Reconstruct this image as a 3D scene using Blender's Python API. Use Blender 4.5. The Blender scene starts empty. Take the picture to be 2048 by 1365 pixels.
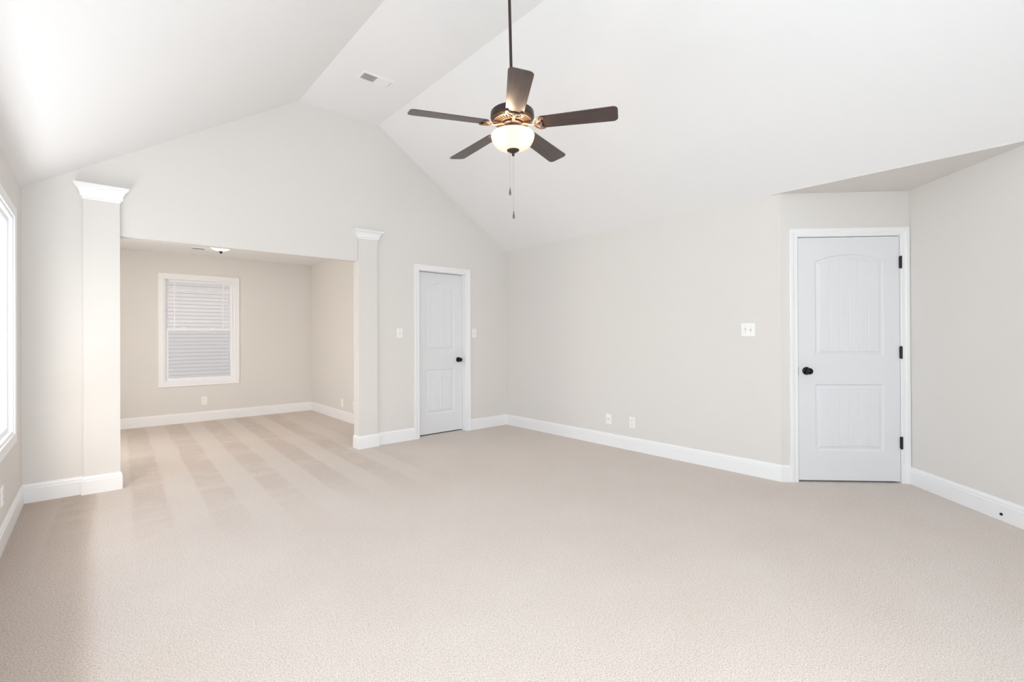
import bpy, bmesh, math, random
import numpy as np
from mathutils import Vector, Matrix

scene = bpy.context.scene
COL = scene.collection
rnd = random.Random(7)

# ------------------------------------------------------------------ camera
CAM = Vector((-4.3611, -5.0998, 1.2365))
YAW, PITCH, ROLL, FPX, SHIFT_PX = 0.7197, 0.0025, -0.0043, 948.0336, -10.8228
_c, _s = math.cos(YAW), math.sin(YAW)
right = Vector((_c, -_s, 0)); fh = Vector((_s, _c, 0)); up = Vector((0, 0, 1))
fw = fh * math.cos(PITCH) + up * math.sin(PITCH)
up2 = up * math.cos(PITCH) - fh * math.sin(PITCH)
r3 = right * math.cos(ROLL) + up2 * math.sin(ROLL)
u3 = up2 * math.cos(ROLL) - right * math.sin(ROLL)
cam_data = bpy.data.cameras.new('camera')
cam = bpy.data.objects.new('camera', cam_data); COL.objects.link(cam)
cam.matrix_world = Matrix(((r3.x, u3.x, -fw.x, CAM.x), (r3.y, u3.y, -fw.y, CAM.y), (r3.z, u3.z, -fw.z, CAM.z), (0, 0, 0, 1)))
cam_data.sensor_fit = 'HORIZONTAL'; cam_data.sensor_width = 36.0
cam_data.lens = FPX / 2048 * 36.0
cam_data.shift_y = SHIFT_PX / 2048
cam_data.clip_start = 0.05
scene.camera = cam

# ------------------------------------------------------------------ world, daylight, added window light, exposure
W = 4.7855          # left wall at x = -W
YB = -6.6           # wall behind the camera
HL, HR, HZ = 2.376, 2.44, 3.675
GX1, GX2 = -2.793, -1.917
AX, AY, AZ = -1.593, 3.258, 2.467      # alcove right wall, back wall, ceiling
world = bpy.data.worlds.new('sky'); scene.world = world
world.use_nodes = True
nt = world.node_tree; nt.nodes.clear()
wo = nt.nodes.new('ShaderNodeOutputWorld'); bg = nt.nodes.new('ShaderNodeBackground'); sk = nt.nodes.new('ShaderNodeTexSky')
sk.sky_type = 'NISHITA'; sk.sun_disc = False; sk.sun_elevation = math.radians(42); sk.sun_rotation = math.radians(200)
sk.air_density = 1.0; sk.dust_density = 4.0; sk.ozone_density = 1.0
bg.inputs['Strength'].default_value = 0.20
nt.links.new(sk.outputs[0], bg.inputs['Color']); nt.links.new(bg.outputs[0], wo.inputs['Surface'])

def area_light(name, loc, direction, sx, sy, power, color):
    d = bpy.data.lights.new(name, 'AREA'); d.shape = 'RECTANGLE'; d.size = sx; d.size_y = sy; d.energy = power; d.color = color
    o = bpy.data.objects.new(name, d); COL.objects.link(o); o.location = loc
    o.rotation_euler = Vector(direction).to_track_quat('-Z', 'Y').to_euler()
    return o
# window openings in the left wall (y range) and in the wall behind the camera (x range)
LWIN = [(-2.90, -0.49), (-5.45, -3.55)]  # second opening is unseen, added to carry daylight
BWIN = [(-4.50, -2.90)]  # unseen opening, added to bring light from behind
WZ0, WZ1 = 0.60, 2.06
BZ0, BZ1 = 1.10, 2.35
ALWIN = [(0.95, 1.85)]         # unseen window added for light in the left wall of the alcove
def win_light(name, y0, y1, power, color):      # sky light at a window of the left wall
    area_light(name, (-W - 0.052, (y0 + y1) / 2, 1.33), (1, 0, 0), y1 - y0 - 0.03, 1.42, power, color)
def ground_light(name, y0, y1, power, color):   # area light added to imitate ground bounce outside the window
    area_light(name, (-W - 0.46, (y0 + y1) / 2, 0.22), (1, 0, 1.9), y1 - y0 - 0.03, 0.55, power, color)
win_light('daylight_left_window', *LWIN[0], 21, (0.97, 0.985, 1.0))
ground_light('ground_bounce_fill_left_window', *LWIN[0], 42, (0.985, 0.99, 1.0))
win_light('added_fill_rear_left_window', *LWIN[1], 35, (0.86, 0.94, 1.0))  # fill light for the added window beside the camera
ground_light('ground_bounce_fill_added_rear', *LWIN[1], 8, (0.96, 0.98, 1.0))  # imitated ground bounce at the same added window
win_light('added_fill_alcove_window', *ALWIN[0], 37, (1.0, 0.94, 0.87))  # fill light for the added window in the alcove side wall
area_light('added_fill_back_window', ((BWIN[0][0] + BWIN[0][1]) / 2, YB - 0.052, (BZ0 + BZ1) / 2), (0, 1, 0), 1.57, 1.22, 100, (0.88, 0.945, 1.0))  # fill light for the added window behind the camera

scene.view_settings.view_transform = 'Standard'
scene.view_settings.look = 'None'
scene.view_settings.gamma = 1.0
scene.view_settings.use_curve_mapping = False
scene.view_settings.exposure = 0.27
try:
    scene.cycles.max_bounces = 14; scene.cycles.diffuse_bounces = 10; scene.cycles.transparent_max_bounces = 12
    scene.cycles.caustics_reflective = False; scene.cycles.caustics_refractive = False
except Exception:
    pass

# ------------------------------------------------------------------ materials
def mat(name, color, rough=0.6, metallic=0.0, spec=0.5, bump=0.0, bscale=200.0, coat=0.0):
    m = bpy.data.materials.new(name); m.use_nodes = True
    n = m.node_tree.nodes; l = m.node_tree.links; b = n['Principled BSDF']
    b.inputs['Base Color'].default_value = (*color, 1); b.inputs['Roughness'].default_value = rough
    b.inputs['Metallic'].default_value = metallic; b.inputs['Specular IOR Level'].default_value = spec
    tc = n.new('ShaderNodeTexCoord'); nz = n.new('ShaderNodeTexNoise'); nz.inputs['Scale'].default_value = bscale; nz.inputs['Detail'].default_value = 3
    l.new(tc.outputs['Object'], nz.inputs['Vector'])
    if bump:
        bp = n.new('ShaderNodeBump'); bp.inputs['Strength'].default_value = bump; bp.inputs['Distance'].default_value = 0.002
        l.new(nz.outputs['Fac'], bp.inputs['Height']); l.new(bp.outputs['Normal'], b.inputs['Normal'])
    return m
M = {}
M['wall'] = mat('wall_paint', (0.738, 0.717, 0.693), 0.85, spec=0.2, bump=0.10, bscale=160)
M['ceiling'] = mat('ceiling_paint', (0.845, 0.848, 0.855), 0.9, spec=0.15, bump=0.10, bscale=120)
M['trim'] = mat('trim_paint', (0.86, 0.865, 0.875), 0.35, spec=0.45)
M['door'] = mat('door_paint', (0.765, 0.775, 0.80), 0.4, spec=0.4)
M['vinyl'] = mat('window_vinyl', (0.86, 0.87, 0.90), 0.35, spec=0.45)
M['plate'] = mat('white_plastic', (0.88, 0.88, 0.87), 0.3, spec=0.5)
M['black'] = mat('dark_bronze_metal', (0.012, 0.011, 0.011), 0.28, metallic=0.6, spec=0.5)
M['hinge'] = mat('black_hinge_metal', (0.022, 0.020, 0.026), 0.45, metallic=0.4)
M['slot'] = mat('socket_slot', (0.10, 0.10, 0.10), 0.8)
M['duct_shade'] = mat('duct_shade_paint', (0.10, 0.10, 0.10), 0.9)
M['bronze'] = mat('fan_bronze', (0.062, 0.045, 0.038), 0.38, metallic=0.55, spec=0.5, bump=0.05, bscale=60)
M['iron'] = mat('bracket_bronze', (0.20, 0.125, 0.085), 0.42, metallic=0.55, spec=0.5, bump=0.05, bscale=60)
M['chain'] = mat('chain_metal', (0.55, 0.48, 0.40), 0.35, metallic=0.7)
M['fob'] = mat('bronze_fob', (0.20, 0.12, 0.075), 0.35, metallic=0.5)
M['cavity_shade'] = mat('motor_shade_paint', (0.008, 0.007, 0.007), 0.8)
M['siding'] = mat('neighbour_siding', (0.615, 0.605, 0.63), 0.7)
M['soffit'] = mat('neighbour_soffit', (0.42, 0.42, 0.47), 0.7)
M['lawn'] = mat('outdoor_ground', (0.30, 0.32, 0.24), 0.9)

def blade_material():
    m = mat('dark_walnut_blade', (0.05, 0.032, 0.026), 0.40, spec=0.7)
    m.node_tree.nodes['Principled BSDF'].inputs['Coat Weight'].default_value = 0.4; m.node_tree.nodes['Principled BSDF'].inputs['Coat Roughness'].default_value = 0.38
    n = m.node_tree.nodes; l = m.node_tree.links; b = n['Principled BSDF']
    tc = n.new('ShaderNodeTexCoord'); mp = n.new('ShaderNodeMapping'); mp.inputs['Scale'].default_value = (4, 60, 10)
    nz = n.new('ShaderNodeTexNoise'); nz.inputs['Scale'].default_value = 1.6; nz.inputs['Detail'].default_value = 6; nz.inputs['Distortion'].default_value = 0.6
    cr = n.new('ShaderNodeValToRGB')
    cr.color_ramp.elements[0].position = 0.32; cr.color_ramp.elements[0].color = (0.014, 0.007, 0.0065, 1)
    cr.color_ramp.elements[1].position = 0.70; cr.color_ramp.elements[1].color = (0.066, 0.034, 0.027, 1)
    l.new(tc.outputs['Object'], mp.inputs['Vector']); l.new(mp.outputs[0], nz.inputs['Vector']); l.new(nz.outputs['Fac'], cr.inputs['Fac']); l.new(cr.outputs[0], b.inputs['Base Color'])
    return m
M['blade'] = blade_material()

def glass_material():
    m = bpy.data.materials.new('window_glass'); m.use_nodes = True
    n = m.node_tree.nodes; l = m.node_tree.links; n.clear()
    o = n.new('ShaderNodeOutputMaterial'); mx = n.new('ShaderNodeMixShader'); t = n.new('ShaderNodeBsdfTransparent'); g = n.new('ShaderNodeBsdfGlossy')
    g.inputs['Roughness'].default_value = 0.02; mx.inputs[0].default_value = 0.05
    t.inputs['Color'].default_value = (0.96, 0.97, 0.97, 1)
    l.new(t.outputs[0], mx.inputs[1]); l.new(g.outputs[0], mx.inputs[2]); l.new(mx.outputs[0], o.inputs['Surface'])
    return m
M['glass'] = glass_material()
def screen_material():
    m = bpy.data.materials.new('insect_screen'); m.use_nodes = True
    n = m.node_tree.nodes; l = m.node_tree.links; n.clear()
    o = n.new('ShaderNodeOutputMaterial'); mx = n.new('ShaderNodeMixShader'); t = n.new('ShaderNodeBsdfTransparent'); d = n.new('ShaderNodeBsdfTranslucent')
    d.inputs['Color'].default_value = (0.95, 0.95, 0.93, 1); mx.inputs[0].default_value = 0.12
    l.new(t.outputs[0], mx.inputs[1]); l.new(d.outputs[0], mx.inputs[2]); l.new(mx.outputs[0], o.inputs['Surface'])
    return m
M['screen'] = screen_material()
def lamp_glass(name, col, emit, strength):
    m = bpy.data.materials.new(name); m.use_nodes = True
    n = m.node_tree.nodes; l = m.node_tree.links; n.clear()
    o = n.new('ShaderNodeOutputMaterial'); a = n.new('ShaderNodeAddShader'); mx = n.new('ShaderNodeMixShader')
    t = n.new('ShaderNodeBsdfTranslucent'); d = n.new('ShaderNodeBsdfDiffuse'); e = n.new('ShaderNodeEmission')
    t.inputs['Color'].default_value = (*col, 1); d.inputs['Color'].default_value = (*col, 1)
    e.inputs['Color'].default_value = (*emit, 1); e.inputs['Strength'].default_value = strength; mx.inputs[0].default_value = 0.45
    l.new(t.outputs[0], mx.inputs[1]); l.new(d.outputs[0], mx.inputs[2]); l.new(mx.outputs[0], a.inputs[0]); l.new(e.outputs[0], a.inputs[1]); l.new(a.outputs[0], o.inputs['Surface'])
    return m
M['fan_bowl'] = lamp_glass('frosted_fan_bowl', (0.40, 0.35, 0.31), (1.0, 0.87, 0.76), 0.44)
M['alcove_bowl'] = lamp_glass('frosted_flush_bowl', (0.90, 0.86, 0.80), (1.0, 0.87, 0.74), 0.75)

def carpet_material():
    m = bpy.data.materials.new('cut_pile_carpet'); m.use_nodes = True
    n = m.node_tree.nodes; l = m.node_tree.links; b = n['Principled BSDF']
    b.inputs['Roughness'].default_value = 0.95; b.inputs['Specular IOR Level'].default_value = 0.05
    b.inputs['Sheen Weight'].default_value = 0.15; b.inputs['Sheen Roughness'].default_value = 0.6
    def math_(op, a, v=None, c=None):
        q = n.new('ShaderNodeMath'); q.operation = op
        for i, x in enumerate((a, v, c)):
            if x is None: continue
            if isinstance(x, (int, float)): q.inputs[i].default_value = x
            else: l.new(x, q.inputs[i])
        return q.outputs[0]
    def smooth(x, a, bb):
        q = n.new('ShaderNodeMapRange'); q.interpolation_type = 'SMOOTHSTEP'
        l.new(x, q.inputs['Value']); q.inputs['From Min'].default_value = a; q.inputs['From Max'].default_value = bb
        return q.outputs['Result']
    def noise(scale, detail, rough=0.6, vec=None):
        q = n.new('ShaderNodeTexNoise'); q.inputs['Scale'].default_value = scale; q.inputs['Detail'].default_value = detail; q.inputs['Roughness'].default_value = rough
        l.new(vec or tc.outputs['Object'], q.inputs['Vector']); return q.outputs['Fac']
    tc = n.new('ShaderNodeTexCoord'); sp = n.new('ShaderNodeSeparateXYZ'); l.new(tc.outputs['Object'], sp.inputs[0])
    X, Y = sp.outputs['X'], sp.outputs['Y']
    fine = noise(330, 2, 0.7); mid = noise(150, 3, 0.7); big = noise(1.6, 3, 0.55); patch = noise(7, 3, 0.6)
    # vacuum tracks: parallel lanes of pile laid over one way, then the other
    wob = math_('MULTIPLY', math_('SUBTRACT', noise(1.1, 2), 0.5), 0.07)
    xx = math_('ADD', math_('ADD', X, wob), math_('MULTIPLY', Y, -0.028))
    ph = math_('FRACT', math_('DIVIDE', math_('ADD', xx, 10.0 + 0.13), 0.42))
    tri = math_('ABSOLUTE', math_('SUBTRACT', math_('MULTIPLY', ph, 2.0), 1.0))
    lane = math_('SUBTRACT', 1.0, smooth(tri, 0.42, 0.58))
    fade = math_('MULTIPLY', smooth(Y, -2.2, -0.2), math_('SUBTRACT', 1.0, smooth(X, -2.25, -1.75)))
    fade = math_('MULTIPLY', fade, smooth(math_('ADD', math_('MULTIPLY', patch, 0.5), math_('MULTIPLY', noise(1.7, 2), 0.5)), 0.30, 0.56))
    lanes = math_('MULTIPLY', lane, fade)
    # the lane along the left wall, brushed the dark way
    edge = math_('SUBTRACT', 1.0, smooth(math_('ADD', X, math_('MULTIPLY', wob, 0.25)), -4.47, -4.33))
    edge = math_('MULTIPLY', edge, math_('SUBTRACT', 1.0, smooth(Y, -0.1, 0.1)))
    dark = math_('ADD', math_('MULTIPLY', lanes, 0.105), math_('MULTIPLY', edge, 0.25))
    dark = math_('ADD', dark, math_('MULTIPLY', math_('SUBTRACT', big, 0.5), 0.10))
    val = math_('ADD', math_('MULTIPLY', math_('SUBTRACT', fine, 0.5), 0.95), math_('MULTIPLY', math_('SUBTRACT', mid, 0.5), 1.15))
    speck = math_('SUBTRACT', 1.0, smooth(noise(210, 2, 0.5), 0.30, 0.46))
    val = math_('SUBTRACT', val, math_('MULTIPLY', speck, 0.42))
    val = math_('ADD', math_('SUBTRACT', 1.045, dark), val)
    hue = n.new('ShaderNodeMix'); hue.data_type = 'RGBA'
    hue.inputs[6].default_value = (0.690, 0.622, 0.572, 1); hue.inputs[7].default_value = (0.690, 0.580, 0.500, 1)
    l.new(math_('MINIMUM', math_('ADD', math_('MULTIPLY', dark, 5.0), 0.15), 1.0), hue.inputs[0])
    mul = n.new('ShaderNodeVectorMath'); mul.operation = 'SCALE'; l.new(hue.outputs[2], mul.inputs[0]); l.new(val, mul.inputs['Scale'])
    l.new(mul.outputs[0], b.inputs['Base Color'])
    bp = n.new('ShaderNodeBump'); bp.inputs['Strength'].default_value = 0.6; bp.inputs['Distance'].default_value = 0.006
    l.new(math_('ADD', fine, mid), bp.inputs['Height']); l.new(bp.outputs['Normal'], b.inputs['Normal'])
    return m
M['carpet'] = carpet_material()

# ------------------------------------------------------------------ mesh helpers
class MB:
    def __init__(self): self.v = []; self.f = []
    def add(self, vs, fs):
        b = len(self.v); self.v += [tuple(x) for x in vs]; self.f += [tuple(b + i for i in f) for f in fs]; return self
    def box(self, x0, x1, y0, y1, z0, z1, T=None):
        vs = [(x, y, z) for z in (z0, z1) for y in (y0, y1) for x in (x0, x1)]
        if T: vs = [T(*p) for p in vs]
        return self.add(vs, [(0, 2, 3, 1), (4, 5, 7, 6), (0, 1, 5, 4), (2, 6, 7, 3), (0, 4, 6, 2), (1, 3, 7, 5)])
    def cbox(self, x0, x1, y0, y1, z0, z1, c, T=None):
        """box whose +y face (depth) is chamfered by c"""
        vs = [(x0, y0, z0), (x1, y0, z0), (x1, y0, z1), (x0, y0, z1), (x0, y1 - c, z0), (x1, y1 - c, z0), (x1, y1 - c, z1), (x0, y1 - c, z1),
              (x0 + c, y1, z0 + c), (x1 - c, y1, z0 + c), (x1 - c, y1, z1 - c), (x0 + c, y1, z1 - c)]
        if T: vs = [T(*p) for p in vs]
        fs = [(0, 1, 2, 3), (8, 9, 10, 11)]
        for i in range(4):
            j = (i + 1) % 4; fs += [(i, j, 4 + j, 4 + i), (4 + i, 4 + j, 8 + j, 8 + i)]
        return self.add(vs, fs)
    def prism(self, poly, d0, d1, T):
        """polygon (a,b) extruded from d0 to d1; T(a,b,d) -> world"""
        n = len(poly)
        vs = [T(a, b, d0) for a, b in poly] + [T(a, b, d1) for a, b in poly]
        return self.add(vs, [tuple(range(n)), tuple(range(2 * n - 1, n - 1, -1))] + [(i, (i + 1) % n, n + (i + 1) % n, n + i) for i in range(n)])
    def lathe(self, prof, n=48, T=None, cap=True):
        vs = []; fs = []
        for r, z in prof:
            for k in range(n):
                a = 2 * math.pi * k / n; p = (r * math.cos(a), r * math.sin(a), z); vs.append(T(*p) if T else p)
        for i in range(len(prof) - 1):
            for k in range(n):
                k2 = (k + 1) % n; fs.append((i * n + k, i * n + k2, (i + 1) * n + k2, (i + 1) * n + k))
        if cap:
            if prof[0][0] > 1e-6: fs.append(tuple(range(n)))
            if prof[-1][0] > 1e-6: fs.append(tuple((len(prof) - 1) * n + k for k in range(n)))
        return self.add(vs, fs)
    def tube(self, pts, r, n=8, flat=1.0, T=None):
        pts = [Vector(p) for p in pts]; rs = r if isinstance(r, (list, tuple)) else [r] * len(pts)
        vs = []; fs = []; prev = None
        for i, p in enumerate(pts):
            t = (pts[min(i + 1, len(pts) - 1)] - pts[max(i - 1, 0)]).normalized()
            ref = Vector((0, 0, 1)) if abs(t.z) < 0.95 else Vector((1, 0, 0))
            a = t.cross(ref).normalized(); b2 = a.cross(t).normalized()
            for k in range(n):
                an = 2 * math.pi * k / n; q = p + a * (rs[i] * math.cos(an)) + b2 * (rs[i] * flat * math.sin(an)); vs.append(T(*q) if T else tuple(q))
        for i in range(len(pts) - 1):
            for k in range(n):
                k2 = (k + 1) % n; fs.append((i * n + k, i * n + k2, (i + 1) * n + k2, (i + 1) * n + k))
        fs.append(tuple(range(n))); fs.append(tuple((len(pts) - 1) * n + k for k in range(n)))
        return self.add(vs, fs)
    def sweep(self, prof, path, T, closed=False):
        """profile (offset to the left of the path, d) along a 2-D path with mitred corners; T(a,b,d)"""
        P = [Vector(p) for p in path]; n = len(P); m = len(prof)
        segs = [(P[(i + 1) % n] - P[i]).normalized() for i in range(n if closed else n - 1)]
        vs = []; fs = []
        for i in range(n):
            if closed: d0, d1 = segs[i - 1], segs[i]
            else: d0, d1 = segs[max(i - 1, 0)], segs[min(i, n - 2)]
            n0 = Vector((-d0.y, d0.x)); n1 = Vector((-d1.y, d1.x)); mi = (n0 + n1).normalized(); mi = mi / max(0.2, mi.dot(n0))
            for o, d in prof:
                q = P[i] + mi * o; vs.append(T(q.x, q.y, d))
        for i in range(n if closed else n - 1):
            j = (i + 1) % n
            for k in range(m):
                k2 = (k + 1) % m; fs.append((i * m + k, i * m + k2, j * m + k2, j * m + k))
        if not closed: fs.append(tuple(range(m))); fs.append(tuple((n - 1) * m + k for k in range(m)))
        return self.add(vs, fs)
    def build(self, name, m, parent=None, smooth=False, world=True):
        me = bpy.data.meshes.new(name); me.from_pydata(self.v, [], self.f)
        bm = bmesh.new(); bm.from_mesh(me); bmesh.ops.remove_doubles(bm, verts=bm.verts, dist=1e-6); bmesh.ops.recalc_face_normals(bm, faces=bm.faces); bm.to_mesh(me); bm.free()
        o = bpy.data.objects.new(name, me); COL.objects.link(o); me.materials.append(m)
        if smooth:
            for p in me.polygons: p.use_smooth = True
            if smooth != True: me.set_sharp_from_angle(angle=smooth)
        if parent:
            o.parent = parent
            if world: o.matrix_parent_inverse = abs_matrix(parent).inverted()
        return o
def abs_matrix(o):
    m = o.matrix_basis.copy()
    while o.parent:
        m = o.parent.matrix_basis @ (o.matrix_parent_inverse @ m) if False else o.parent.matrix_basis @ o.matrix_parent_inverse @ m
        o = o.parent
    return m
def tag(o, label, cat, group=None, kind=None):
    o['label'] = label; o['category'] = cat
    if group: o['group'] = group
    if kind: o['kind'] = kind
    return o
def empty(name, loc, label, cat, group=None, kind=None):
    o = bpy.data.objects.new(name, None); COL.objects.link(o); o.location = loc; o.empty_display_size = 0.1
    return tag(o, label, cat, group, kind)
def wallframe(O, u, n):
    O, u, n = Vector(O), Vector(u), Vector(n)
    def T(s, z, d): return tuple(O + u * s + n * d + Vector((0, 0, z)))
    return T
Q = math.sqrt(0.5)
A = Vector((0, -3.5785, 0)); DL = 1.0377
C = A + Vector((Q * DL, -Q * DL, 0)); B = Vector((0, -3.5785 - 2 * Q * DL, 0))
FR = wallframe((0, 0, 0), (1, 0, 0), (0, -1, 0))        # gable wall, s = x
RT = wallframe((0, 0, 0), (0, 1, 0), (-1, 0, 0))        # right wall, s = y
NL = wallframe(A, (Q, -Q, 0), (-Q, -Q, 0))              # niche wall with the door
NR = wallframe(C, (-Q, -Q, 0), (-Q, Q, 0))              # niche wall on the right of it
LF = wallframe((-W, 0, 0), (0, 1, 0), (1, 0, 0))        # left wall, s = y
BK = wallframe((0, YB, 0), (1, 0, 0), (0, 1, 0))        # behind the camera, s = x
AB = wallframe((0, AY, 0), (1, 0, 0), (0, -1, 0))       # alcove back wall, s = x
AR = wallframe((AX, 0, 0), (0, 1, 0), (-1, 0, 0))       # alcove right wall, s = y
TH = 0.10
S = 'structure'

def ceil_z(x):
    if x < GX1: return HL + (HZ - HL) * (x + W) / (GX1 + W)
    if x < GX2: return HZ
    return HZ + (HR - HZ) * (x - GX2) / (0 - GX2)

# ------------------------------------------------------------------ the shell
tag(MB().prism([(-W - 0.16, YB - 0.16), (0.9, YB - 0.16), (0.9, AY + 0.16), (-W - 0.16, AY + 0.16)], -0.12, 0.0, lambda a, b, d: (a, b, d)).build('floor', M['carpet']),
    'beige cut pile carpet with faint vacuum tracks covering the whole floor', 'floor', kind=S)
cl = MB()
yc0, yc1 = YB - 0.16, 0.0
for (x0, z0), (x1, z1) in (((-W - 0.16, HL - 0.16 * (HZ - HL) / (GX1 + W)), (GX1, HZ)), ((GX1, HZ), (GX2, HZ)), ((GX2, HZ), (0.0, HR))):
    cl.prism([(x0, z0), (x1, z1), (x1, z1 + 0.12), (x0, z0 + 0.12)], yc0, yc1, lambda a, b, d: (a, d, b))
tag(cl.build('ceiling', M['ceiling']), 'white vaulted ceiling, two slopes meeting a narrow flat strip', 'ceiling', kind=S)
tag(MB().prism([(A.x - 0.02, A.y + 0.06), (C.x + 0.2, C.y), (B.x - 0.02, B.y - 0.06)], HR, HR + 0.1, lambda a, b, d: (a, b, d + 0.0)).build('ceiling_niche', M['wall']),
    'small flat triangular soffit above the niche with the wide door', 'ceiling', kind=S)
tag(MB().prism([(-W - 0.1, TH), (AX + 0.1, TH), (AX + 0.1, AY + 0.1), (-W - 0.1, AY + 0.1)], AZ, AZ + 0.1, lambda a, b, d: (a, b, d)).build('ceiling_alcove', M['ceiling']),
    'flat white ceiling of the alcove behind the opening', 'ceiling', kind=S)

OPL, OPR, OPZ = -4.215, -2.178, 2.085      # opening to the alcove
D1L, D1R, D1Z = -1.402, -0.698, 2.062      # hall door opening in the gable wall
g = MB()
for x0, x1, z0, z1 in ((-W - 0.15, OPL, 0, OPZ), (OPR, D1L, 0, OPZ), (D1R, 0.12, 0, OPZ), (D1L, D1R, D1Z, OPZ)):
    g.box(x0, x1, 0, TH, z0, z1)
g.prism([(-W - 0.15, OPZ), (0.12, OPZ), (0.12, HR + 0.02), (GX2, HZ + 0.05), (GX1, HZ + 0.05), (-W - 0.15, HL + 0.05)], 0, TH, lambda a, b, d: (a, d, b))
tag(g.build('wall_front', M['wall']), 'beige gable end wall with the wide alcove opening and a narrow door', 'wall', kind=S)
tag(MB().box(0, 0.12, A.y, 0, 0, HR + 0.02).build('wall_right', M['wall']), 'long plain beige wall between the gable wall and the niche', 'wall', kind=S)
def wall_with_holes(T, s0, s1, z1, holes, hz0, hz1, th):
    m = MB(); cur = s0
    tt = lambda s, z, d: T(s, z, d)
    for a, b in sorted(holes):
        m.prism([(cur, 0), (a, 0), (a, z1), (cur, z1)], -th, 0, tt)
        m.prism([(a, 0), (b, 0), (b, hz0), (a, hz0)], -th, 0, tt); m.prism([(a, hz1), (b, hz1), (b, z1), (a, z1)], -th, 0, tt)
        cur = b
    m.prism([(cur, 0), (s1, 0), (s1, z1), (cur, z1)], -th, 0, tt)
    return m
tag(wall_with_holes(LF, YB - 0.15, 0.0, HL + 0.02, LWIN, WZ0, WZ1, 0.14).build('wall_left', M['wall']), 'beige side wall with the bright window and an added one on the left', 'wall', kind=S)
bm_ = wall_with_holes(BK, -W - 0.15, 0.3, 2.4, BWIN, BZ0, BZ1, 0.14)
bm_.prism([(-W - 0.15, 2.4), (0.12, 2.4), (0.12, HR + 0.02), (GX2, HZ + 0.05), (GX1, HZ + 0.05), (-W - 0.15, HL + 0.05)], -0.14, 0, BK)
tag(bm_.build('wall_back', M['wall']), 'beige end wall behind the viewer with one added wide window', 'wall', kind=S)
tag(MB().box(0, 0.12, YB - 0.15, B.y, 0, HR + 0.02).build('wall_right_rear', M['wall']), 'beige wall beyond the niche, nearer the viewer', 'wall', kind=S)
D2L, D2R, D2Z = 0.137, 0.968, 2.072
m = MB()
for s0, s1, z0, z1 in ((0, D2L, 0, HR + 0.02), (D2R, DL + 0.1, 0, HR + 0.02), (D2L, D2R, D2Z, HR + 0.02)):
    m.prism([(s0, z0), (s1, z0), (s1, z1), (s0, z1)], -0.12, 0, NL)
tag(m.build('wall_niche_left', M['wall']), 'narrow angled beige wall around the wide panelled door', 'wall', kind=S)
tag(MB().prism([(0, 0), (DL, 0), (DL, HR + 0.02), (0, HR + 0.02)], -0.12, 0, NR).build('wall_niche_right', M['wall']), 'plain angled beige wall right of the wide panelled door', 'wall', kind=S)
# alcove
WA0, WA1, WAZ0, WAZ1 = -3.641, -2.752, 0.600, 2.107
m = wall_with_holes(AB, -W - 0.15, AX + 0.12, AZ + 0.05, [(WA0, WA1)], WAZ0, WAZ1, 0.14)
tag(m.build('wall_alcove_back', M['wall']), 'beige back wall of the alcove around the single window', 'wall', kind=S)
tag(MB().box(AX, AX + 0.12, TH, AY, 0, AZ + 0.05).build('wall_alcove_right', M['wall']), 'beige right side wall of the alcove', 'wall', kind=S)
tag(wall_with_holes(LF, TH, AY, AZ + 0.05, ALWIN, WZ0, WZ1, 0.14).build('wall_alcove_left', M['wall']), 'beige left side wall of the alcove', 'wall', kind=S)
# added boxes that stop light leaking in behind the two closed doors
m = MB()
m.box(-1.46, -0.62, 0.5, 0.56, 0, 2.3).box(-1.46, -1.42, TH, 0.5, 0, 2.3).box(-0.66, -0.62, TH, 0.5, 0, 2.3).box(-1.46, -0.62, TH, 0.5, 2.25, 2.3)
tag(m.build('wall_light_block_front', M['wall']), 'added light-blocking box behind the narrow closed door', 'wall', kind=S)
m = MB()
for s0, s1, d0, d1, z0, z1 in ((0.05, 1.02, -0.56, -0.5, 0, 2.3), (0.05, 0.09, -0.5, -0.12, 0, 2.3), (0.98, 1.02, -0.5, -0.12, 0, 2.3), (0.05, 1.02, -0.5, -0.12, 2.25, 2.3)):
    m.prism([(s0, z0), (s1, z0), (s1, z1), (s0, z1)], d0, d1, NL)
tag(m.build('wall_light_block_niche', M['wall']), 'added box shutting out light behind the wide closed door', 'wall', kind=S)

# ------------------------------------------------------------------ pilasters
BBP = [(0, 0), (0.0145, 0), (0.0145, 0.104), (0.0125, 0.108), (0.0105, 0.1095), (0.0105, 0.113), (0.0120, 0.1155), (0.0115, 0.122), (0.0075, 0.131), (0.0045, 0.136), (0.004, 0.142), (0, 0.142)]
PD = 0.038
def pilaster(name, x0, x1, z0, z1, out, label):
    e = empty(name, ((x0 + x1) / 2, 0, 0), label, 'pilaster', kind=S)
    MB().box(x0, x1, -PD, 0.0, 0, z1 - 0.01).build('shaft', M['wall'], e)
    h = z1 - z0
    prof = [(0, z0 - 0.004), (0.006, z0 - 0.004), (0.008, z0 + 0.002), (0.007, z0 + 0.008), (0.013, z0 + 0.012), (0.018, z0 + 0.14 * h), (0.022, z0 + 0.40 * h), (0.034, z0 + 0.66 * h),
            (0.046, z0 + 0.76 * h), (out - 0.006, z0 + 0.82 * h), (out, z0 + 0.86 * h), (out, z1), (0, z1)]
    T = lambda a, b, d: (a, b, d)
    MB().sweep(prof, [(x1, 0.0), (x1, -PD), (x0, -PD), (x0, 0.0)], lambda a, b, d: (a, b, d)).box(x0, x1, -PD, 0, z1 - 0.012, z1).build('capital', M['trim'], e)
    return e
def flip(path): return path[::-1]
# capital path runs so that its left side faces the room
pilaster('trim_1', -4.440, OPL, 2.352, 2.466, 0.058, 'slim beige pilaster with white capital at the left of the alcove opening')
pilaster('trim_2', OPR, -1.958, 2.338, 2.432, 0.060, 'slim beige pilaster with white capital at the right of the alcove opening')

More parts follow.
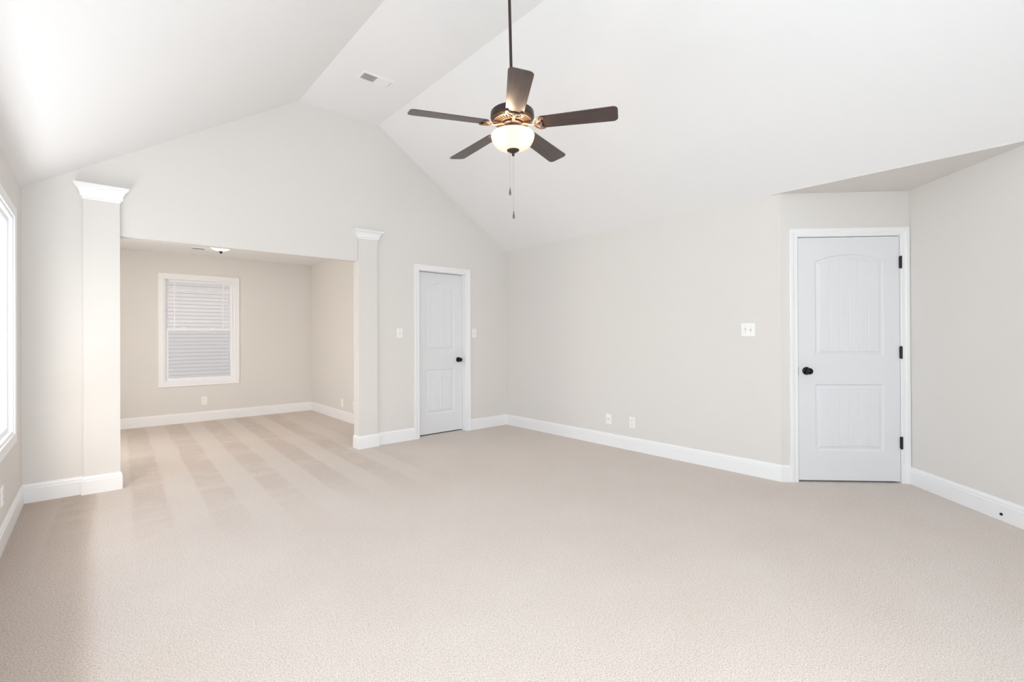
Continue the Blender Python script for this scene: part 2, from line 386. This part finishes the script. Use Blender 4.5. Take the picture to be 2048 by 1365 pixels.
# ------------------------------------------------------------------ baseboards
def baseboard(name, path, label):
    return tag(MB().sweep(BBP, path, lambda a, b, d: (a, b, d)).build(name, M['trim']), label, 'baseboard', kind=S)
LP0, LP1 = -4.440, OPL; RP0, RP1 = OPR, -1.958
CW = 0.066
baseboard('baseboard_front', [(LP1, TH), (LP1, -PD), (LP0, -PD), (LP0, 0), (-W, 0), (-W, YB)], 'white baseboard around the pilaster and along the left wall')
baseboard('baseboard_center', [(D1L - CW, 0), (RP1, 0), (RP1, -PD), (RP0, -PD), (RP0, TH)], 'short white baseboard from the narrow door around the pilaster')
baseboard('baseboard_right', [(A.x + 0.083 * Q, A.y - 0.083 * Q), (A.x, A.y), (0, 0), (D1R + CW, 0)], 'white baseboard along the long right wall')
baseboard('baseboard_niche', [(0, YB), (B.x, B.y), (C.x, C.y)], 'white baseboard along the angled wall right of the wide door')
baseboard('baseboard_alcove', [(AX, TH), (AX, AY), (-W, AY), (-W, TH)], 'white baseboard around the inside of the alcove')
baseboard('baseboard_back', [(-W + 0.02, YB), (-0.02, YB)], 'white baseboard under the added window behind the viewer')

# ------------------------------------------------------------------ doors
CASE = [(0, 0), (0, 0.010), (0.004, 0.0125), (0.020, 0.0115), (0.030, 0.0125), (0.036, 0.0155), (0.042, 0.0175), (0.060, 0.0185), (CW, 0.0165), (CW, 0)]
def heightfield(name, T, s0, s1, z0, z1, fn, ds, dz, depth, m, parent, extra_s=()):
    ss = np.unique(np.round(np.concatenate([np.arange(s0, s1, ds), [s1], np.array(extra_s)]), 5)); zs = np.append(np.arange(z0, z1, dz), z1)
    ns, nz = len(ss), len(zs)
    SS, ZZ = np.meshgrid(ss, zs)
    D = fn(SS - s0, ZZ - z0)
    v = [T(a, b, d) for a, b, d in zip(SS.ravel(), ZZ.ravel(), D.ravel())]
    f = [(j * ns + i, j * ns + i + 1, (j + 1) * ns + i + 1, (j + 1) * ns + i) for j in range(nz - 1) for i in range(ns - 1)]
    ring = [i for i in range(ns)] + [j * ns + ns - 1 for j in range(1, nz)] + [(nz - 1) * ns + i for i in range(ns - 2, -1, -1)] + [j * ns for j in range(nz - 2, 0, -1)]
    b = len(v)
    for i in ring: v.append(T(SS.ravel()[i], ZZ.ravel()[i], -depth))
    k = len(ring)
    f += [(ring[i], ring[(i + 1) % k], b + (i + 1) % k, b + i) for i in range(k)] + [tuple(b + i for i in range(k))]
    me = bpy.data.meshes.new(name); me.from_pydata(v, [], f)
    bm = bmesh.new(); bm.from_mesh(me); bmesh.ops.recalc_face_normals(bm, faces=bm.faces); bm.to_mesh(me); bm.free()
    o = bpy.data.objects.new(name, me); COL.objects.link(o); me.materials.append(m); o.parent = parent; o.matrix_parent_inverse = abs_matrix(parent).inverted()
    return o
def sstep(x, a, b):
    t = np.clip((x - a) / (b - a), 0, 1); return t * t * (3 - 2 * t)
def door_face(w, h, base):
    """raised arched-top and square plank panels; returns depth relative to the slab face"""
    px0, px1 = 0.137, w - 0.124
    mid = (px0 + px1) / 2; hw = (px1 - px0) / 2
    groove = [px0 + 0.046 + (px1 - px0 - 0.092) * (k / 6) for k in range(1, 6)]
    def fn(s, z):
        d = np.full(s.shape, base)
        for z0, z1, rise in ((0.246, 0.810, 0.0), (1.044, 1.846, 0.060)):
            top = z1 + rise * (1 - ((s - mid) / hw) ** 2)
            # the raised moulding follows the panel outline at a constant distance
            dist = np.minimum(np.minimum(s - px0, px1 - s), np.minimum(z - z0, top - z))
            dep = -0.0120 * sstep(dist, 0.0, 0.013) + 0.0040 * sstep(dist, 0.015, 0.036) + 0.0055 * sstep(dist, 0.036, 0.042)
            inner = dist > 0.046
            for gx in groove:
                dep = np.where(inner, dep - 0.0038 * np.clip(1 - np.abs(s - gx) / 0.0045, 0, 1), dep)
            d = np.where(dist > 0, base + dep, d)
        return d
    return fn, groove
def knob(parent, T, s, z, d):
    # T(s,z,d); axis along d
    F = lambda x, y, zz: T(s + x, z + y, d + zz)
    k = MB().lathe([(0.0, 0.028), (0.012, 0.028), (0.013, 0.034), (0.019, 0.038), (0.026, 0.045), (0.0275, 0.053), (0.025, 0.060), (0.016, 0.066), (0.0, 0.068)], 32, F).build('knob', M['black'], parent, smooth=True)
    MB().lathe([(0.033, 0.0), (0.033, 0.004), (0.028, 0.009), (0.014, 0.011), (0.012, 0.030), (0.0, 0.030)], 32, F).build('rosette', M['black'], k, smooth=0.7)
    return k
def door(name, T, o0, o1, oz, slab_d, depth, knob_s, hinge_side, label, ds):
    c = T((o0 + o1) / 2, 0, 0); e = empty(name, c, label, 'door', kind=S)
    MB().sweep(CASE, [(o0, 0), (o0, oz), (o1, oz), (o1, 0)], T).build('casing', M['trim'], e)
    j = MB()
    t = 0.012
    for s0, s1, z0, z1 in ((o0 - 0.001, o0 + 0.004, 0, oz), (o1 - 0.004, o1 + 0.001, 0, oz), (o0, o1, oz - 0.004, oz + 0.001)):
        j.prism([(s0, z0), (s1, z0), (s1, z1), (s0, z1)], -depth, 0.004, T)
    for s0, s1, z0, z1 in ((o0, o0 + 0.016, 0, oz), (o1 - 0.016, o1, 0, oz), (o0, o1, oz - 0.016, oz)):
        j.prism([(s0, z0), (s1, z0), (s1, z1), (s0, z1)], slab_d - 0.052, slab_d - 0.039, T)
    j.build('jamb', M['trim'], e)
    g = 0.0035 + 0.004
    s0, s1, z0, z1 = o0 + g, o1 - g, 0.016, oz - g - 0.002
    fn, gr = door_face(s1 - s0, z1 - z0, slab_d)
    ex = [s0 + q + dd for q in gr for dd in (-0.0045, 0, 0.0045)]
    sl = heightfield('slab', T, s0, s1, z0, z1, fn, ds, ds * 1.1, -(slab_d - 0.036), M['door'], e, ex)
    knob(sl, T, knob_s, 0.938, slab_d)
    if hinge_side:
        for hz in (1.845, 1.092, 0.338):
            h = MB()
            hs = o1 - 0.002
            h.lathe([(0.0, hz - 0.052), (0.0080, hz - 0.052), (0.0080, hz + 0.052), (0.0, hz + 0.052)], 14, lambda x, y, zz: T(hs + x, zz, 0.010 + y))
            h.prism([(hs - 0.0095, hz - 0.047), (hs + 0.009, hz - 0.047), (hs + 0.009, hz + 0.047), (hs - 0.0095, hz + 0.047)], -0.002, 0.0125, T)
            h.build('hinge', M['hinge'], sl)
        MB().prism([(s0 - 0.006, 0.90), (s0 + 0.001, 0.90), (s0 + 0.001, 0.97), (s0 - 0.006, 0.97)], -0.03, 0.001, T).build('latch_plate', M['hinge'], sl)
    return e
door('door_1', FR, D1L, D1R, D1Z, -0.085, 0.124, -0.765, False, 'narrow white panelled door with black knob in the gable wall', 0.006)
door('door_2', NL, D2L, D2R, D2Z, 0.0, 0.12, 0.208, True, 'wide white panelled door with black hinges in the angled niche', 0.003)

# ------------------------------------------------------------------ windows
def picture_frame(T, s0, s1, z0, z1, wdt, d0, d1):
    return MB().sweep([(0, d0), (0, d1), (-wdt, d1), (-wdt, d0)], [(s0, z0), (s0, z1), (s1, z1), (s1, z0)], T, closed=True)
WCASE = [(0, 0), (0, 0.012), (0.004, 0.0135), (0.045, 0.0135), (0.056, 0.015), (0.0625, 0.015), (0.0635, 0.012), (0.0635, 0)]
def window(name, T, o0, o1, z0, z1, units, screen, label, mcase, flush=True, fixed=False):
    # sash depths from the wall plane: out and in face of the upper and the lower sash
    u0, u1, l0, l1 = (-0.046, -0.026, -0.024, -0.003) if flush else (-0.105, -0.070, -0.066, -0.030)
    um, lm = (u0 + u1) / 2, (l0 + l1) / 2
    c = T((o0 + o1) / 2, z0, 0); e = empty(name, c, label, 'window', kind=S)
    MB().sweep(WCASE, [(o0, z0), (o0, z1), (o1, z1), (o1, z0)], T, closed=True).build('casing', mcase, e)
    picture_frame(T, o0, o1, z0, z1, 0.018, -0.145, 0.002).build('window_frame', M['vinyl'], e)
    wu = (o1 - o0) / units
    for k in range(units):
        a, b = o0 + k * wu + 0.018, o0 + (k + 1) * wu - 0.018
        if k:
            MB().prism([(a - 0.036, z0), (a, z0), (a, z1), (a - 0.036, z1)], -0.12, l1 + 0.003, T).build('mullion', M['vinyl'], e)
        zm = z0 + (z1 - z0) * 0.503
        if fixed:
            fs = picture_frame(T, a, b, z0 + 0.018, z1 - 0.018, 0.030, -0.046, -0.022).build('sash', M['vinyl'], e)
            MB().prism([(a + 0.02, z0 + 0.04), (b - 0.02, z0 + 0.04), (b - 0.02, z1 - 0.04), (a + 0.02, z1 - 0.04)], -0.036, -0.032, T).build('pane', M['glass'], fs)
            continue
        # upper sash sits further out, lower sash nearer the room
        us = picture_frame(T, a, b, zm - 0.018, z1 - 0.018, 0.036, u0, u1).build('sash', M['vinyl'], e)
        MB().prism([(a + 0.03, zm), (b - 0.03, zm), (b - 0.03, z1 - 0.05), (a + 0.03, z1 - 0.05)], um - 0.002, um + 0.002, T).build('pane', M['glass'], us)
        gm = MB(); gw = 0.0075
        for s in (a + 0.036 + 0.082, b - 0.036 - 0.085):
            gm.prism([(s - gw, zm + 0.015), (s + gw, zm + 0.015), (s + gw, z1 - 0.054), (s - gw, z1 - 0.054)], um + 0.002, um + 0.009, T)
        for z in (z1 - 0.018 - 0.036 - 0.105, zm + 0.115):
            gm.prism([(a + 0.036, z - gw), (b - 0.036, z - gw), (b - 0.036, z + gw), (a + 0.036, z + gw)], um + 0.002, um + 0.0085, T)
        gm.build('muntin_grid', M['vinyl'], us)
        ls = picture_frame(T, a, b, z0 + 0.018, zm + 0.022, 0.038, l0, l1).build('sash', M['vinyl'], e)
        MB().prism([(a + 0.03, z0 + 0.05), (b - 0.03, z0 + 0.05), (b - 0.03, zm - 0.012), (a + 0.03, zm - 0.012)], lm - 0.002, lm + 0.002, T).build('pane', M['glass'], ls)
        for f in (0.27, 0.69):
            s = a + (b - a) * f
            lk = MB()
            lk.prism([(s - 0.030, zm + 0.022), (s + 0.030, zm + 0.022), (s + 0.024, zm + 0.030), (s - 0.024, zm + 0.030)], l0 + 0.002, l1 - 0.002, T)
            lk.prism([(s - 0.022, zm + 0.030), (s + 0.004, zm + 0.030), (s - 0.002, zm + 0.042), (s - 0.018, zm + 0.042)], l0 + 0.006, l1 - 0.006, T)
            lk.build('sash_lock', M['plate'], ls)
        if screen:
            sc = picture_frame(T, a, b, z0 + 0.018, zm - 0.005, 0.016, -0.132, -0.118).build('screen_frame', M['vinyl'], e)
            MB().prism([(a + 0.012, z0 + 0.03), (b - 0.012, z0 + 0.03), (b - 0.012, zm - 0.015), (a + 0.012, zm - 0.015)], -0.126, -0.124, T).build('insect_screen', M['screen'], sc)
    return e
window('window_1', AB, WA0, WA1, WAZ0, WAZ1, 1, True, 'double hung window in the alcove looking onto grey siding', M['trim'], False)
window('window_2', LF, LWIN[0][0], LWIN[0][1], WZ0, WZ1, 1, False, 'overexposed white window in the left wall beside the alcove', M['trim'], fixed=True)
window('added_window_3', LF, LWIN[1][0], LWIN[1][1], WZ0, WZ1, 2, False, 'unseen wide window added for light in the left wall beside the viewer', M['trim'])  # out of view, added to brighten the room from beside the camera
window('added_window_4', BK, BWIN[0][0], BWIN[0][1], BZ0, BZ1, 2, False, 'unseen wide window added for light in the wall behind the viewer', M['trim'])  # out of view, added to brighten the room from behind

window('added_window_5', LF, ALWIN[0][0], ALWIN[0][1], WZ0, WZ1, 1, False, 'unseen window added for light in the side wall of the alcove behind the pilaster', M['trim'])  # hidden window, added to brighten the alcove

# ------------------------------------------------------------------ outside the alcove window
HY = AY + 5.2
ex = empty('exterior_house', (-3.0, HY, 0), 'neighbouring house with pale grey lap siding seen through the alcove window', 'house', kind=S)
sm = MB(); lap = 0.088
for k in range(64):
    z = -0.6 + k * lap
    sm.prism([(HY - 0.0145, z), (HY, z), (HY, z + lap), (HY - 0.006, z + lap)], -9, 4, lambda a, b, d: (d, a, b))
sm.build('siding', M['siding'], ex)
MB().box(-9, 4, HY - 0.55, HY + 0.3, 3.12, 3.30).build('eave', M['soffit'], ex)
tag(MB().prism([(-40, AY + 0.2), (40, AY + 0.2), (40, HY + 20), (-40, HY + 20)], -0.7, -0.6, lambda a, b, d: (a, b, d)).build('exterior_ground', M['lawn']), 'strip of ground between the alcove window and the neighbouring house', 'ground', kind=S)

# ------------------------------------------------------------------ ceiling fan
FX, FY = -2.355, -2.8246
fan = empty('ceiling_fan', (FX, FY, HZ), 'dark bronze five blade ceiling fan with glowing glass bowl on a long rod', 'ceiling fan')
at = lambda x, y, z: (FX + x, FY + y, z)
MB().lathe([(0.0, HZ), (0.068, HZ), (0.068, HZ - 0.012), (0.060, HZ - 0.035), (0.035, HZ - 0.062), (0.016, HZ - 0.072), (0.0, HZ - 0.072)], 40, at).build('canopy', M['bronze'], fan, smooth=0.7)
MB().lathe([(0.0, 2.70), (0.0095, 2.70), (0.0095, HZ - 0.06), (0.0, HZ - 0.06)], 16, at).build('downrod', M['bronze'], fan, smooth=0.7)
MB().lathe([(0.0, 2.672), (0.040, 2.672), (0.040, 2.690), (0.030, 2.712), (0.018, 2.735), (0.012, 2.742), (0.0, 2.742)], 32, at).build('coupling_cover', M['bronze'], fan, smooth=0.7)
mh = MB().lathe([(0.0, 2.682), (0.118, 2.682), (0.132, 2.679), (0.138, 2.672), (0.140, 2.640), (0.137, 2.637), (0.137, 2.634), (0.134, 2.628), (0.126, 2.620), (0.119, 2.6185), (0.118, 2.6230), (0.0, 2.6230)], 64, at).build('motor_housing', M['bronze'], fan, smooth=0.6)
MB().lathe([(0.0, 2.6215), (0.1185, 2.6215), (0.1185, 2.6205), (0.0, 2.6205)], 48, at).build('vent_shade_disc', M['cavity_shade'], mh)  # near-black disc, shade of the hollow behind the bars put into colour
vm = MB()      # vent plate: a ring of radial bars over dark slots
nb = 36
for k in range(nb):
    a0 = 2 * math.pi * k / nb; wd = 0.46 * 2 * math.pi / nb
    p = []
    for r, z in ((0.078, 2.6105), (0.117, 2.6155)):
        for a in (a0, a0 + wd):
            p.append((r * math.cos(a), r * math.sin(a), z))
    p2 = [(x, y, z - 0.004) for x, y, z in p]
    vm.add([at(*q) for q in p + p2], [(0, 1, 3, 2), (4, 6, 7, 5), (0, 4, 5, 1), (2, 3, 7, 6), (0, 2, 6, 4), (1, 5, 7, 3)])
vm.lathe([(0.116, 2.6165), (0.124, 2.6185), (0.124, 2.6140), (0.116, 2.6115)], 64, at, cap=False)
vm.lathe([(0.070, 2.6100), (0.079, 2.6115), (0.079, 2.6065), (0.070, 2.6055)], 64, at, cap=False)
vm.build('vent_ring', M['iron'], mh)
MB().lathe([(0.0, 2.610), (0.066, 2.610), (0.068, 2.604), (0.068, 2.592), (0.062, 2.588), (0.0, 2.588)], 48, at).build('flywheel', M['bronze'], fan, smooth=0.6)
MB().lathe([(0.0, 2.590), (0.050, 2.590), (0.052, 2.584), (0.054, 2.552), (0.060, 2.546), (0.066, 2.541), (0.066, 2.534), (0.0, 2.534)], 48, at).build('switch_housing', M['bronze'], fan, smooth=0.6)
# glass bowl (open at the top, with wall thickness)
bowl = [(0.137, 2.531), (0.1395, 2.527), (0.1385, 2.515), (0.133, 2.495), (0.121, 2.472), (0.102, 2.453), (0.075, 2.440), (0.042, 2.4325), (0.010, 2.4305)]
inner = [(max(r - 0.004, 0.01), z + 0.004) for r, z in bowl][::-1]
gb = MB().lathe(bowl + inner, 64, at, cap=False).build('glass_bowl', M['fan_bowl'], fan, smooth=True)
MB().lathe([(0.0, 2.433), (0.040, 2.437), (0.0405, 2.433), (0.036, 2.426), (0.022, 2.419), (0.012, 2.414), (0.008, 2.408), (0.009, 2.402), (0.0085, 2.396), (0.0, 2.394)], 32, at).build('finial', M['bronze'], fan, smooth=0.9)
cr = Vector((math.cos(YAW), -math.sin(YAW), 0))
for off, zt, zf in ((-0.017, 2.420, 2.190), (0.0055, 2.396, 2.040)):
    q = cr * off
    c_ = MB()
    L = zt - zf; nk = int(L / 0.0055)
    c_.tube([(FX + q.x, FY + q.y, zt), (FX + q.x, FY + q.y, zf - 0.003)], 0.0009, 6)
    for k in range(nk):
        zz = zt - (k + 0.5) * L / nk
        c_.lathe([(0.0, -0.0016), (0.0016, 0.0), (0.0, 0.0016)], 6, lambda x, y, z, zz=zz: (FX + q.x + x, FY + q.y + y, zz + z))
    ch = c_.build('pull_chain', M['chain'], fan, smooth=True)
    MB().lathe([(0.0, zf), (0.0028, zf - 0.001), (0.0034, zf - 0.012), (0.0062, zf - 0.026), (0.0072, zf - 0.035), (0.0062, zf - 0.043), (0.003, zf - 0.047), (0.0, zf - 0.048)], 16, lambda x, y, z: (FX + q.x + x, FY + q.y + y, z)).build('chain_fob', M['fob'], ch, smooth=True)
# blades
ZB = 2.593
def blade_outline():
    pts = []
    r0, r1, w0, w1 = 0.172, 0.660, 0.056, 0.068
    def corner(cx, cy, r, a0, a1, n=6): return [(cx + r * math.cos(math.radians(a0 + (a1 - a0) * k / n)), cy + r * math.sin(math.radians(a0 + (a1 - a0) * k / n))) for k in range(n + 1)]
    pts += corner(r0 + 0.022, -w0 + 0.022, 0.022, 180, 270)
    pts += corner(r1 - 0.030, -w1 + 0.030, 0.030, 270, 360)
    pts += corner(r1 - 0.030, w1 - 0.030, 0.030, 0, 90)
    pts += corner(r0 + 0.022, w0 - 0.022, 0.022, 90, 180)
    return pts
def blade_mesh():
    b = MB(); o = blade_outline()
    b.prism(o, -0.003, 0.003, lambda a, c, d: (a, c, d)); return b
def arc(pts, n=6):
    """smooth a coarse polyline (Catmull-Rom)"""
    P = [Vector(p) for p in pts]; out = []
    for i in range(len(P) - 1):
        p0, p1, p2, p3 = P[max(i - 1, 0)], P[i], P[i + 1], P[min(i + 2, len(P) - 1)]
        for k in range(n):
            t = k / n
            out.append(0.5 * ((2 * p1) + (p2 - p0) * t + (2 * p0 - 5 * p1 + 4 * p2 - p3) * t * t + (3 * p1 - p0 - 3 * p2 + p3) * t ** 3))
    out.append(P[-1]); return out
def iron_mesh():
    b = MB(); zb = -0.0085
    b.tube(arc([(0.055, 0, 0.004), (0.085, 0, 0.000), (0.110, 0, -0.008), (0.140, 0, zb - 0.004), (0.166, 0, zb)]), [0.0115] * 13 + [0.009] * 12, 10, 0.7)
    for sgn in (-1, 1):
        b.tube(arc([(0.135, 0, zb - 0.004), (0.146, 0.018 * sgn, zb - 0.002), (0.158, 0.040 * sgn, zb), (0.176, 0.0515 * sgn, zb), (0.196, 0.052 * sgn, zb), (0.206, 0.046 * sgn, zb), (0.203, 0.039 * sgn, zb)]), 0.0058, 8, 0.75)
        b.tube(arc([(0.204, 0.046 * sgn, zb), (0.190, 0.036 * sgn, zb), (0.184, 0.020 * sgn, zb), (0.190, 0.0, zb)]), 0.0055, 8, 0.75)
        b.tube(arc([(0.150, 0, zb), (0.166, 0.012 * sgn, zb), (0.184, 0.022 * sgn, zb)]), 0.0050, 8, 0.75)
        b.lathe([(0.0, -0.0135), (0.005, -0.0125), (0.006, -0.009), (0.006, -0.004), (0.0, -0.004)], 12, lambda x, y, z, sgn=sgn: (0.193 + x, 0.044 * sgn + y, z))
    b.lathe([(0.0, -0.0135), (0.005, -0.0125), (0.006, -0.009), (0.006, -0.004), (0.0, -0.004)], 12, lambda x, y, z: (0.172 + x, y, z))
    return b
az0 = math.degrees(math.atan2(CAM.y - FY, CAM.x - FX)) + 4.0
b0 = i0 = None
for k in range(5):
    ang = math.radians(az0 + 72 * k)
    if b0 is None:
        b0 = blade_mesh().build('blade', M['blade'], fan, world=False)
        md = b0.modifiers.new('edge', 'BEVEL'); md.width = 0.0015; md.segments = 2; md.limit_method = 'ANGLE'
        i0 = iron_mesh().build('blade_iron', M['iron'], b0, smooth=0.9, world=False)
        bl, ir = b0, i0
    else:
        bl = b0.copy(); COL.objects.link(bl); ir = i0.copy(); COL.objects.link(ir); ir.parent = bl
    bl.parent = fan
    bl.matrix_parent_inverse = Matrix.Identity(4)
    bl.matrix_basis = Matrix.Translation((0, 0, ZB - HZ)) @ Matrix.Rotation(ang, 4, 'Z') @ Matrix.Rotation(math.radians(1.3), 4, 'Y') @ Matrix.Rotation(math.radians(-12), 4, 'X')
def point_light(name, loc, power, color, size):
    d = bpy.data.lights.new(name, 'POINT'); d.energy = power; d.color = color; d.shadow_soft_size = size
    o = bpy.data.objects.new(name, d); COL.objects.link(o); o.location = loc; return o
# the fan hangs very slightly out of plumb; the chains still hang straight down
hub = Matrix.Translation((FX, FY, 2.60))
fan.matrix_basis = hub @ Matrix.Rotation(math.radians(1.15), 4, Vector((-fh.x, -fh.y, 0))) @ hub.inverted() @ fan.matrix_basis
for ch in fan.children:
    if ch.name.startswith('pull_chain'):
        ch.matrix_basis = (fan.matrix_basis @ ch.matrix_parent_inverse).inverted()
toc = Vector((CAM.x - FX, CAM.y - FY, 0)).normalized()
for sgn in (-1, 1):
    p = Vector((FX, FY, 2.508)) + cr * (0.065 * sgn) + toc * 0.060
    point_light('fan_bulb', p, 3.0, (1.0, 0.76, 0.54), 0.025)

# ------------------------------------------------------------------ alcove flush lamp
LX, LY = -3.16, 1.93
lamp = empty('ceiling_light', (LX, LY, AZ), 'small frosted bowl light with dark finial on the alcove ceiling', 'ceiling light')
la = lambda x, y, z: (LX + x, LY + y, z)
MB().lathe([(0.0, AZ), (0.150, AZ), (0.152, AZ - 0.012), (0.140, AZ - 0.022), (0.0, AZ - 0.022)], 48, la).build('base_pan', M['bronze'], lamp, smooth=0.6)
lb = [(0.163, AZ - 0.026), (0.164, AZ - 0.030), (0.150, AZ - 0.052), (0.118, AZ - 0.076), (0.080, AZ - 0.097), (0.044, AZ - 0.112), (0.010, AZ - 0.120)]
MB().lathe(lb + [(max(r - 0.004, 0.008), z + 0.004) for r, z in lb][::-1], 48, la, cap=False).build('glass_bowl', M['alcove_bowl'], lamp, smooth=True)
MB().lathe([(0.0, AZ - 0.115), (0.024, AZ - 0.117), (0.022, AZ - 0.126), (0.012, AZ - 0.134), (0.009, AZ - 0.146), (0.0, AZ - 0.152)], 24, la).build('finial', M['bronze'], lamp, smooth=0.9)
point_light('alcove_bulb', (LX, LY, AZ - 0.07), 45.0, (1.0, 0.80, 0.58), 0.03)

# ------------------------------------------------------------------ ceiling registers
def register(x, y, z, L, Wd, n, label):
    e = empty('air_vent', (x, y, z), label, 'air vent')
    T = lambda a, b, d: (x + a, y + b, z - d)
    h, k = L / 2, Wd / 2
    fr = MB().sweep([(0, 0), (0, 0.006), (-0.018, 0.008), (-0.020, 0.0)], [(-h, -k), (-h, k), (h, k), (h, -k)], T, closed=True)
    fr.prism([(-0.006, -k + 0.01), (0.006, -k + 0.01), (0.006, k - 0.01), (-0.006, k - 0.01)], 0.0, 0.0075, T)
    fr.build('frame', M['plate'], e)
    MB().prism([(-h + 0.012, -k + 0.012), (h - 0.012, -k + 0.012), (h - 0.012, k - 0.012), (-h + 0.012, k - 0.012)], -0.001, 0.0006, T).build('duct_shade_sheet', M['duct_shade'], e)  # flat dark sheet, the unlit duct opening put into colour
    for side, sgn in ((-1, -1), (1, 1)):
        lv = MB()
        for i in range(n):
            s = side * (0.012 + (h - 0.034) * (i + 0.5) / n)
            w_ = 0.0058
            lv.prism([(s - w_ * sgn - 0.0006, 0.0012), (s - w_ * sgn + 0.0006, 0.0012), (s + w_ * sgn + 0.0006, 0.0072), (s + w_ * sgn - 0.0006, 0.0072)], -k + 0.016, k - 0.016, lambda a, b, d: T(a, d, b))
        lv.build('louvers', M['plate'], e)
    return e
register(-2.372, -0.890, HZ, 0.305, 0.155, 9, 'white slatted air vent on the flat strip of the vaulted ceiling')
register(-3.235, 2.62, AZ, 0.33, 0.17, 9, 'white air vent on the alcove ceiling beside the bowl light')

# ------------------------------------------------------------------ switches and outlets
def plate(e, T, s, z, w, h):
    return MB().cbox(s - w / 2, s + w / 2, 0, 0.006, z - h / 2, z + h / 2, 0.003, lambda a, d, b: T(a, b, d)).build('plate', M['plate'], e)
def switch(T, s, z, gangs, label):
    e = empty('light_switch', T(s, z, 0), label, 'light switch')
    plate(e, T, s, z, 0.074 + 0.046 * (gangs - 1), 0.118)
    for k in range(gangs):
        c = s + (k - (gangs - 1) / 2) * 0.046; upd = 1 if k % 2 == 0 else -1
        MB().prism([(c - 0.0065, z - 0.014), (c + 0.0065, z - 0.014), (c + 0.0065, z + 0.014), (c - 0.0065, z + 0.014)], 0.0055, 0.0068, T).build('switch_slot', M['slot_grey'], e)
        tg = MB(); z0, z1 = z + 0.0015 * upd - 0.005, z + 0.0015 * upd + 0.005
        tg.add([T(c - 0.0045, z0, 0.006), T(c + 0.0045, z0, 0.006), T(c + 0.0045, z1, 0.006), T(c - 0.0045, z1, 0.006),
                T(c - 0.0035, z0 + 0.009 * upd, 0.017), T(c + 0.0035, z0 + 0.009 * upd, 0.017), T(c + 0.0035, z1 + 0.007 * upd, 0.017), T(c - 0.0035, z1 + 0.007 * upd, 0.017)],
               [(0, 1, 2, 3), (4, 5, 6, 7), (0, 1, 5, 4), (1, 2, 6, 5), (2, 3, 7, 6), (3, 0, 4, 7)])
        tg.build('toggle', M['plate'], e)
        for dz in (-0.030, 0.030):
            MB().lathe([(0.0, 0.0055), (0.003, 0.0055), (0.003, 0.0068), (0.0, 0.0072)], 10, lambda x, y, zz: T(c + x, z + dz + y, zz)).build('screw', M['slot_grey'], e)
    return e
M['slot_grey'] = mat('plate_mid_grey', (0.52, 0.52, 0.52), 0.5)  # mid grey of the switch slots and screws
def outlet(T, s, z, label, name='power_outlet', cat='power outlet'):
    e = empty(name, T(s, z, 0), label, cat)
    plate(e, T, s, z, 0.074, 0.118)
    for dz in (-0.020, 0.020):
        r = MB().lathe([(0.0, 0.0055), (0.0165, 0.0055), (0.0165, 0.0072), (0.0, 0.0072)], 24, lambda x, y, zz: T(s + x, z + dz + max(-0.0125, min(0.0125, y)), zz)).build('socket', M['plate'], e)
        sl = MB()
        for ox in (-0.006, 0.006):
            sl.prism([(s + ox - 0.0012, z + dz - 0.001), (s + ox + 0.0012, z + dz - 0.001), (s + ox + 0.0012, z + dz + 0.008), (s + ox - 0.0012, z + dz + 0.008)], 0.0071, 0.0075, T)
        sl.lathe([(0.0, 0.0071), (0.0026, 0.0071), (0.0026, 0.0075), (0.0, 0.0075)], 10, lambda x, y, zz: T(s + x, z + dz - 0.006 + y, zz))
        sl.build('slots', M['slot'], r)
    return e
def cable_plate(T, s, z, label):
    e = empty('cable_plate', T(s, z, 0), label, 'cable wall plate')
    plate(e, T, s, z, 0.074, 0.118)
    MB().lathe([(0.0, 0.0055), (0.0055, 0.0055), (0.0055, 0.009), (0.0045, 0.009), (0.0045, 0.016), (0.0, 0.016)], 12, lambda x, y, zz: T(s + x, z + y, zz)).build('connector', M['chain'], e)
    return e
switch(FR, -1.659, 1.284, 1, 'white light switch on the gable wall between pilaster and narrow door')
switch(FR, -0.567, 1.286, 1, 'white light switch on the gable wall right of the narrow door')
switch(RT, -3.313, 1.290, 2, 'white double light switch on the long wall near the wide door')
cable_plate(RT, -1.780, 0.301, 'white cable wall plate with a dark centre, low on the long wall')
outlet(RT, -2.094, 0.300, 'white power outlet low on the long wall, closer to the wide door')
outlet(AB, -3.152, 0.298, 'white power outlet under the alcove window')
outlet(AR, 1.925, 0.255, 'pale power outlet low on the alcove side wall, partway along')
outlet(AR, 1.50, 0.262, 'pale power outlet low on the alcove side wall, half hidden by the pilaster')
outlet(LF, -0.995, 0.305, 'white power outlet on the left wall under the overexposed window')

# ------------------------------------------------------------------ door stop on the niche baseboard
ds_ = empty('door_stop', NR(0.803, 0.044, 0.0145), 'small black door stop screwed into the baseboard of the angled wall', 'door stop')
MB().lathe([(0.0, 0.0145), (0.0095, 0.0145), (0.0095, 0.0165), (0.0, 0.0175)], 24, lambda x, y, zz: NR(0.803 + x, 0.044 + y, zz)).build('base', M['hinge'], ds_, smooth=0.6)
MB().lathe([(0.0, 0.0160), (0.0078, 0.0160), (0.0085, 0.0185), (0.0075, 0.0215), (0.004, 0.0225), (0.0, 0.0227)], 24, lambda x, y, zz: NR(0.803 + x, 0.044 + y, zz)).build('bumper', M['black'], ds_, smooth=0.6)
